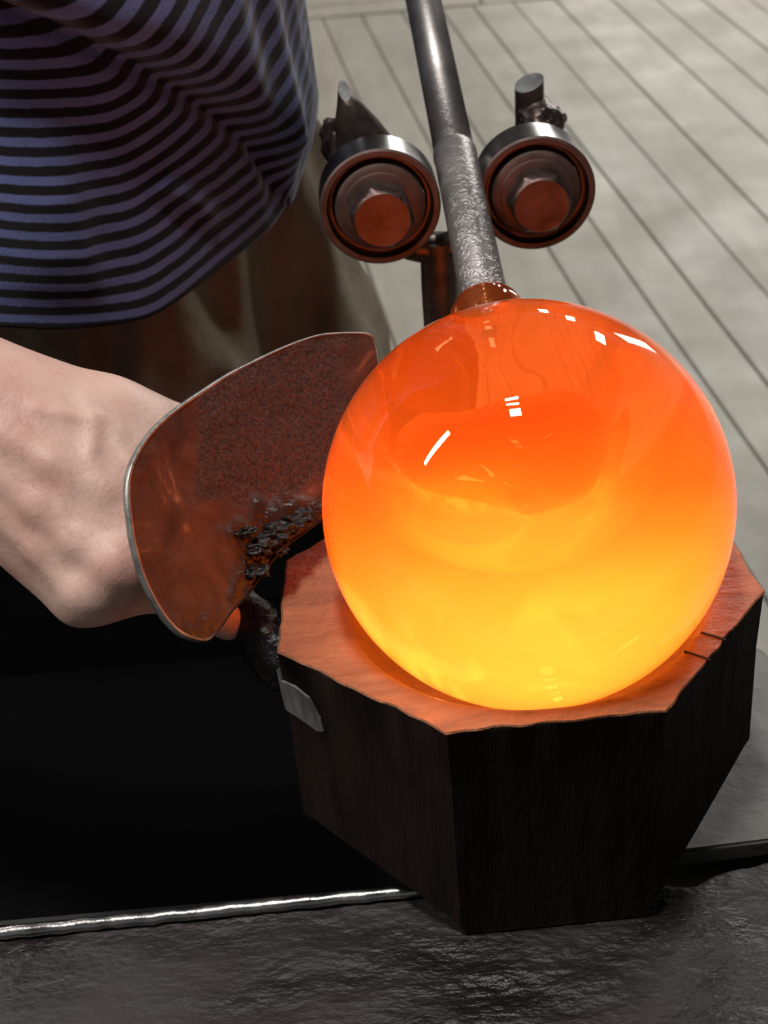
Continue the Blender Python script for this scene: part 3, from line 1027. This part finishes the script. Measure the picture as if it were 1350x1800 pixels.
b.inputs['Base Color'].default_value = (.003, .003, .0035, 1); b.inputs['Roughness'].default_value = .14
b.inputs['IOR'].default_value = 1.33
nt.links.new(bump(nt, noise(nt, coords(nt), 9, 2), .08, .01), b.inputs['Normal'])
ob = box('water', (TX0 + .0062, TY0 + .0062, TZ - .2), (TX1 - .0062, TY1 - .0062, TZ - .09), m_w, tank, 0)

cab = empty('steel_side_table', (.3, .62, 0))
tag(cab, 'grey steel side table top behind the block at the right', 'table')
pl = [(1060, 1511), (1200, 1496), (1460, 1464), (1420, 1270), (1372, 1192), (1356, 1160), (1344, 1142), (1326, 1134), (1290, 1136), (1150, 1152)]
poly = [PZ(x, y, ZB)[:2] for x, y in pl]
prism('table_top', poly, ZB - .012, ZB, M_PLATE, cab, .0015)
cc = np.mean(poly, 0)
prism('cabinet', [cc + (np.array(p) - cc) * .96 for p in poly], 0, ZB - .0125, M_BLACKSTEEL, cab, .001)

# ------------------------------------------------------------------ person
person = empty('person', (*P(230, 620, 1.08)[:2], 0))
tag(person, 'person in striped shirt and khaki trousers gripping the block handle', 'person')

# --- arm and hand, one continuous skin surface
def cap(*a): return a


D = {
    'elbow': P(-900, 300, .90), 'fore': P(-420, 540, .80), 'wr1': P(-120, 675, .772), 'wr2': P(-110, 760, .775),
}
SHOULDER = P(130, 310, 1.20) + np.array([-.20, -.06, .45])
bones = [
    # (a, b, ra, rb, blend)
    (D['elbow'], D['fore'], .046, .039, .02),
    (D['fore'], D['wr1'], .038, .029, .02), (D['fore'], D['wr2'], .036, .028, .02),
    (D['elbow'], SHOULDER, .047, .055, .03),
    # metacarpals fanning out from the wrist
    (P(-110, 790, .775), P(142, 1046, .752), .0200, .0135, .022),
    (P(-100, 740, .765), P(214, 985, .745), .0225, .0145, .022),
    (P(-100, 710, .762), P(275, 905, .756), .0225, .0150, .022),
    (P(-100, 690, .765), P(318, 830, .778), .0225, .0150, .022),
    (P(-90, 680, .775), P(190, 732, .780), .0225, .0165, .02),
    (P(190, 732, .780), P(330, 768, .800), .0165, .0135, .012),
    (P(330, 768, .800), P(430, 850, .835), .0130, .0105, .008),
    # palm filling
    (P(20, 780, .785), P(180, 930, .785), .030, .024, .02),
    (P(-60, 800, .768), P(180, 1010, .752), .0200, .0145, .025),
    (P(-60, 760, .766), P(245, 945, .755), .0220, .0155, .025),
    (P(-60, 730, .766), P(290, 865, .770), .0220, .0155, .025),
    (P(-60, 700, .772), P(250, 780, .782), .0220, .0160, .025),
    # little finger
    (P(142, 1046, .752), P(288, 1036, .762), .0128, .0112, .008),
    (P(288, 1036, .762), P(358, 1070, .775), .0110, .0100, .004),
    (P(358, 1070, .775), P(401, 1093, .790), .0100, .0098, .004),
    # ring finger
    (P(214, 985, .745), P(322, 970, .785), .0140, .0118, .008),
    (P(322, 970, .775), P(372, 1020, .812), .0116, .0106, .004),
    (P(372, 1020, .812), P(352, 1020, .835), .0106, .0098, .004),
    # middle finger
    (P(275, 905, .756), P(355, 895, .800), .0140, .0120, .008),
    (P(355, 895, .800), P(392, 955, .825), .0118, .0108, .004),
    (P(392, 955, .825), P(350, 965, .845), .0108, .0098, .004),
    # index finger
    (P(318, 830, .778), P(392, 838, .812), .0140, .0118, .008),
    (P(392, 838, .800), P(412, 905, .838), .0116, .0106, .004),
    (P(412, 905, .838), P(362, 915, .850), .0106, .0096, .004),
]
allp = np.array([p for b_ in bones for p in b_[:2]])
h = .0026
lo = P(-420, 540, .80) * 0
def build_sdf(bs, fs, lo, hi, h):
    dims = np.ceil((hi - lo) / h).astype(int) + 1
    ax = [lo[i] + h * np.arange(dims[i]) for i in range(3)]
    G = np.stack(np.meshgrid(*ax, indexing='ij'), -1).astype(np.float32)
    f = None
    for (a, b_, ra, rb, k) in bs + fs:
        if f is None:
            f = sd_capsule(G, a, b_, ra, rb); continue
        m = max(ra, rb) + k + .02
        l = np.clip(((np.minimum(a, b_) - m - lo) / h).astype(int), 0, dims); u_ = np.clip(((np.maximum(a, b_) + m - lo) / h).astype(int) + 1, 0, dims)
        if (u_ <= l).any(): continue
        S = tuple(slice(l[i], u_[i]) for i in range(3))
        f[S] = smin(f[S], sd_capsule(G[S], a, b_, ra, rb), k)
    return f, G


lo = allp.min(0) - .075; hi = allp.max(0) + .075
f, G = build_sdf(bones, [], lo, hi, h)
V, Q = surface_nets(f, lo, h)
from mathutils.bvhtree import BVHTree
bvh = BVHTree.FromPolygons([tuple(v) for v in V], [tuple(q) for q in Q])


def skin_at(x, y, sink):
    r_ = Vector(ray(x, y)).normalized()
    hit = bvh.ray_cast(Vector(CAM), r_)
    return None if hit[0] is None else np.array(hit[0]) - np.array(hit[1]) * (sink if hit[1] @ r_ < 0 else -sink)


# tendons, veins and knuckle rises that follow the back of the hand: (pixels, radius, how far sunk, blend)
for line, r_, sink, kk in (
        ([(-20, 830), (60, 890), (130, 955), (190, 985)], .0055, .0042, .008),
        ([(0, 765), (90, 815), (180, 860)], .0055, .0044, .009),
        ([(-10, 905), (60, 970), (120, 1040)], .0045, .0036, .007),
        ([(150, 700), (168, 735), (160, 790), (172, 850)], .0026, .0014, .004),
        ([(168, 735), (205, 760), (232, 812)], .0022, .0014, .004),
        ([(60, 715), (110, 728), (168, 735)], .0022, .0014, .004),
        ([(160, 790), (120, 850), (105, 905)], .0020, .0013, .004),
        ([(202, 1000), (224, 1014)], .0110, .0075, .010),
        ([(150, 1058), (164, 1066)], .0100, .0070, .010)):
    q = [skin_at(x, y, sink) for x, y in line]
    q = [p for p in q if p is not None]
    for a, b_ in zip(q[:-1], q[1:]):
        m = r_ + kk + .006
        l = np.clip(((np.minimum(a, b_) - m - lo) / h).astype(int), 0, f.shape); u_ = np.clip(((np.maximum(a, b_) + m - lo) / h).astype(int) + 1, 0, f.shape)
        SL = tuple(slice(l[i_], u_[i_]) for i_ in range(3))
        f[SL] = smin(f[SL], sd_capsule(G[SL], a, b_, r_, r_), kk)
V, Q = surface_nets(f, lo, h)
body = fast_mesh('body', V, Q, M_SKIN)
red = np.zeros(len(V))
for (x, y, d, r_, s_) in ((216, 1005, .728, .013, .55), (20, 745, .735, .016, .25), (175, 742, .738, .008, .25), (250, 800, .735, .015, .22), (60, 880, .74, .02, .15), (390, 1090, .78, .02, .3)):
    red = np.maximum(red, s_ * np.exp(-((V - P(x, y, d)) ** 2).sum(1) / (r_ * r_)))
body.data.attributes.new('redness', 'FLOAT', 'POINT').data.foreach_set('value', red.astype(np.float32))
child(body, person)
sm = body.modifiers.new('smooth', 'SMOOTH'); sm.factor = .5; sm.iterations = 4
del G, f

# fine hair on the back of the hand
bvh = BVHTree.FromPolygons([tuple(v) for v in V], [tuple(q) for q in Q])
HV, HF = [], []
for k in range(260):
    x = random.uniform(-30, 260); y = random.uniform(620, 1060)
    r_ = ray(x, y)
    hit = bvh.ray_cast(Vector(CAM), Vector(r_).normalized())
    if hit[0] is None: continue
    p = np.array(hit[0]); nn = np.array(hit[1])
    d0 = P(x + random.uniform(10, 40), y + random.uniform(25, 55), .75) - P(x, y, .75)
    d0 -= nn * (d0 @ nn); d0 /= np.linalg.norm(d0)
    L = random.uniform(.004, .009); w = .000028
    side = np.cross(d0, nn)
    pts = [p - nn * .0004, p + d0 * L * .5 + nn * .0009, p + d0 * L + nn * .0007]
    b0 = len(HV)
    for q in pts:
        for t in range(3):
            HV.append(q + (side * math.cos(2.094 * t) + nn * math.sin(2.094 * t)) * w)
    for s_ in range(2):
        for t in range(3):
            u_ = (t + 1) % 3
            HF.append((b0 + s_ * 3 + t, b0 + s_ * 3 + u_, b0 + s_ * 3 + 3 + u_, b0 + s_ * 3 + 3 + t))
M_HAIR = noisy_mat('brown_arm_hair', (.25, .16, .10), (.34, .22, .15), 20, (.5, .6))
hr_ = mesh_obj('hand_hair', HV, HF, M_HAIR); child(hr_, person); tag(hr_, kind='stuff')

# --- shirt: an upright tube of striped cloth with folds
T0 = P(130, 310, 1.20)
e1 = P(568, 262, 1.20) - T0; e2 = P(180, 586, .96) - T0
r1 = float(np.linalg.norm(e1[:2])); r2 = float(np.linalg.norm(e2[:2]))
zh = T0[2]
x1 = e1.copy(); x1[2] = 0; x1 /= np.linalg.norm(x1)
y1_ = np.array([x1[1], -x1[0], 0])                      # towards the camera
NTH, NZ = 420, 250
HT = .56


def section(z):
    """radii and centre of the trunk at height z above the hem"""
    k = z / HT
    rx = r1 * (1 - .05 * min(z / .10, 1) + .10 * k)
    ry = r2 * (1 - .02 * k)
    return rx, ry


_hx = np.linspace(-1.3, 1.0, 400)
_hy = np.interp(_hx, [-1, -.3, .12, .4, .63, .86, .95, 1.0], [.023, .023, .006, -.001, .010, .014, .034, .055])
_hk = np.exp(-np.linspace(-2, 2, 41) ** 2); _hk /= _hk.sum()
_hy = np.convolve(np.pad(_hy, 20, 'edge'), _hk, 'valid')


def hem_at(c): return np.interp(c, _hx, _hy)


def on_shirt(px, py):
    """(arc, z) of the trunk surface seen at a pixel"""
    r_ = ray(px, py)
    A_ = np.array([(r_ @ x1) / r1, (r_ @ y1_) / r2]); O = np.array([((CAM - T0) @ x1) / r1, ((CAM - T0) @ y1_) / r2])
    a = A_ @ A_; b_ = 2 * A_ @ O; c_ = O @ O - 1
    ds = max(b_ * b_ - 4 * a * c_, 0)
    t = (-b_ - math.sqrt(ds)) / (2 * a)
    p = CAM + r_ * t
    th = math.atan2(((p - T0) @ y1_) / r2, ((p - T0) @ x1) / r1)
    return np.array([-(th - math.pi / 2) * .165, p[2] - zh - float(hem_at(math.cos(th)))])


valley = np.array([on_shirt(*p) for p in ((-120, -40), (0, 8), (110, 48), (220, 98), (320, 152), (410, 205), (462, 262), (492, 330))])
low_fold = np.array([on_shirt(*p) for p in ((300, 330), (345, 350), (375, 385))])


def seg_dist(pts, poly):
    """signed distance (positive above) and parameter"""
    best = np.full(len(pts), 9.); sg = np.zeros(len(pts)); tt = np.zeros(len(pts))
    for i in range(len(poly) - 1):
        a, b_ = poly[i], poly[i + 1]; d = b_ - a
        t = np.clip(((pts - a) @ d) / (d @ d), 0, 1)
        q = pts - (a + t[:, None] * d)
        L = np.hypot(q[:, 0], q[:, 1])
        s = d[0] * q[:, 1] - d[1] * q[:, 0]
        m = L < best
        best[m] = L[m]; sg[m] = np.sign(s[m]); tt[m] = (i + t[m]) / (len(poly) - 1)
    return best * np.where(sg == 0, 1, sg), tt


th = np.linspace(0, 2 * math.pi, NTH, endpoint=False)
zz = np.linspace(0, HT, NZ)
TH, ZZ = np.meshgrid(th, zz, indexing='ij')
S = -(((TH - math.pi / 2 + math.pi) % (2 * math.pi)) - math.pi) * .165
pts2 = np.stack([S.ravel(), ZZ.ravel()], 1)
dv, tv = seg_dist(pts2, valley); dv = dv.reshape(S.shape); tv = tv.reshape(S.shape)
dl, _ = seg_dist(pts2, low_fold); dl = dl.reshape(S.shape)
front = np.clip((np.sin(TH) + .25) / .5, 0, 1)
disp = np.zeros_like(S)
dpos = np.maximum(dv, 0)
disp += front * (-.0 + .030 * (1 - np.exp(-dpos / .008)) * np.exp(-dpos / .12) * np.clip((1 - np.cos(TH)) / .15, 0, 1) - .010 * np.exp(-(dv / .007) ** 2))
sl_ = on_shirt(132, 400)[0]
dr = S - sl_
disp += .009 * np.where(dr < 0, np.exp(-(dr / .045) ** 2), np.exp(-(dr / .010) ** 2)) * np.clip((.135 - ZZ) / .05, 0, 1) * np.clip(ZZ / .03, .3, 1)
disp += .006 * np.exp(-(dl / .007) ** 2)
sr = on_shirt(468, 120)[0]; sr2 = on_shirt(515, 120)[0]
for s0, a0 in ((sr, .006), (sr2, .006), (on_shirt(440, 300)[0], .004)):
    disp += a0 * np.exp(-((S - s0 + .12 * (ZZ - .1)) / .008) ** 2)
disp *= np.clip(ZZ / .05, .15, 1)
nz = np.array([mnoise.noise(Vector((a * 14, b_ * 9, 1.3))) for a, b_ in pts2[:, :]]).reshape(S.shape)
disp += nz * .004
k = ZZ / HT
RX = r1 * (1 - .05 * np.minimum(ZZ / .10, 1) + .10 * k); RY = r2 * (1 - .02 * k)
XX = RX + disp * 1.0; YY = RY + disp
hem = hem_at(np.cos(TH))
close = np.where(k > .80, np.sqrt(np.clip(1 - ((k - .80) / .205) ** 2, 0, 1)), 1) * (1 - .0) 
close = np.maximum(close, .30)
XX = XX * close; YY = YY * close
PX = T0[0] + np.cos(TH) * XX * x1[0] + np.sin(TH) * YY * y1_[0]
PY = T0[1] + np.cos(TH) * XX * x1[1] + np.sin(TH) * YY * y1_[1]
PZz = zh + ZZ + hem
V = np.stack([PX, PY, PZz], -1).reshape(-1, 3)
ii, jj = np.meshgrid(np.arange(NTH), np.arange(NZ - 1), indexing='ij')
i2 = (ii + 1) % NTH
Q = np.stack([ii * NZ + jj, ii * NZ + jj + 1, i2 * NZ + jj + 1, i2 * NZ + jj], -1).reshape(-1, 4)
shirt = fast_mesh('shirt', V, Q, M_SHIRT)
fix_normals(shirt)
soft = .012 * np.log1p(np.exp(dv / .012))
ph = ZZ + nz * .003 - .74 * soft * front + .16 * np.minimum(S, 0) * 0
ph = ph - .0045 * np.exp(-(dl / .010) ** 2)
shirt.data.attributes.new('stripe', 'FLOAT', 'POINT').data.foreach_set('value', (ph / .0112 + 40).ravel().astype(np.float32))
so = shirt.modifiers.new('cloth', 'SOLIDIFY'); so.thickness = .0018; so.offset = -1
child(shirt, person)
# hem band
hb = [V.reshape(NTH, NZ, 3)[i, 0] for i in range(NTH)]
sp = spline([SHOULDER + np.array([.05, .03, .02]), SHOULDER, SHOULDER * .5 + D['elbow'] * .5], 10)
slv = tube('sleeve', sp, np.interp(np.linspace(0, 1, len(sp)), [0, .3, 1], [.085, .080, .066]), 36, M_SHIRT, None, .06, 4, False)
slv.data.attributes.new('stripe', 'FLOAT', 'POINT').data.foreach_set('value', np.repeat(np.arange(len(sp)) * .9, 36).astype(np.float32))
so = slv.modifiers.new('cloth', 'SOLIDIFY'); so.thickness = .0018
child(slv, person)

# --- trousers
tc = T0.copy()
def pt(x, y, d): return P(x, y, d)
tb = [
    (tc + [0, .01, .10], tc + [0, .01, -.02], .118, .125, .03),
    (P(150, 420, 1.21), P(235, 760, 1.21), .108, .100, .03),
    (P(235, 760, 1.21), np.array([*P(250, 900, 1.26)[:2], .11]), .100, .074, .03),
    (P(372, 330, 1.29), P(515, 640, 1.36), .098, .080, .03),
    (P(520, 640, 1.36), np.array([*P(610, 900, 1.50)[:2], .11]), .082, .066, .03),
]
al = np.array([p for b_ in tb for p in b_[:2]])
lo = al.min(0) - .18; hi = al.max(0) + .18; hi[2] = zh + .11; lo[2] = .05
f, G = build_sdf(tb, [], lo, hi, .0055)
# hanging folds: long vertical ripples
g = G.reshape(-1, 3)
rip = (np.sin(g[:, 0] * 95 + np.sin(g[:, 2] * 9) * 1.6) * .5 + np.sin(g[:, 0] * 47 + g[:, 1] * 60 + 1 + g[:, 2] * 6) * .6 + np.sin(g[:, 0] * 170 - g[:, 2] * 14) * .25)
f = f + (rip.reshape(f.shape) * .0085).astype(np.float32)
f = np.maximum(f, G[..., 2] - (zh + .09))
f = np.maximum(f, .07 - G[..., 2])
V, Q = surface_nets(f, lo, .0055)
tr = fast_mesh('trousers', V, Q, M_TROUSER); child(tr, person)
sm = tr.modifiers.new('smooth', 'SMOOTH'); sm.factor = .5; sm.iterations = 3
del f, G, g
for q in (tb[2][1], tb[4][1]):
    pts = spline([[q[0] - .0, q[1] + .07, .035], [q[0], q[1] + .02, .05], [q[0] + .01, q[1] - .08, .045], [q[0] + .015, q[1] - .17, .03]], 6)
    rr = np.interp(np.linspace(0, 1, len(pts)), [0, .1, .5, .9, 1], [.02, .04, .046, .036, .015])
    rr = np.minimum(rr, [p[2] - .001 for p in pts])
    ob = tube('shoe', pts, rr, 24, M_SHOE); child(ob, person)
    ob = tube('sock', [[q[0], q[1], .06], [q[0], q[1], .13]], [.036, .040], 20, M_SHOE); child(ob, person)
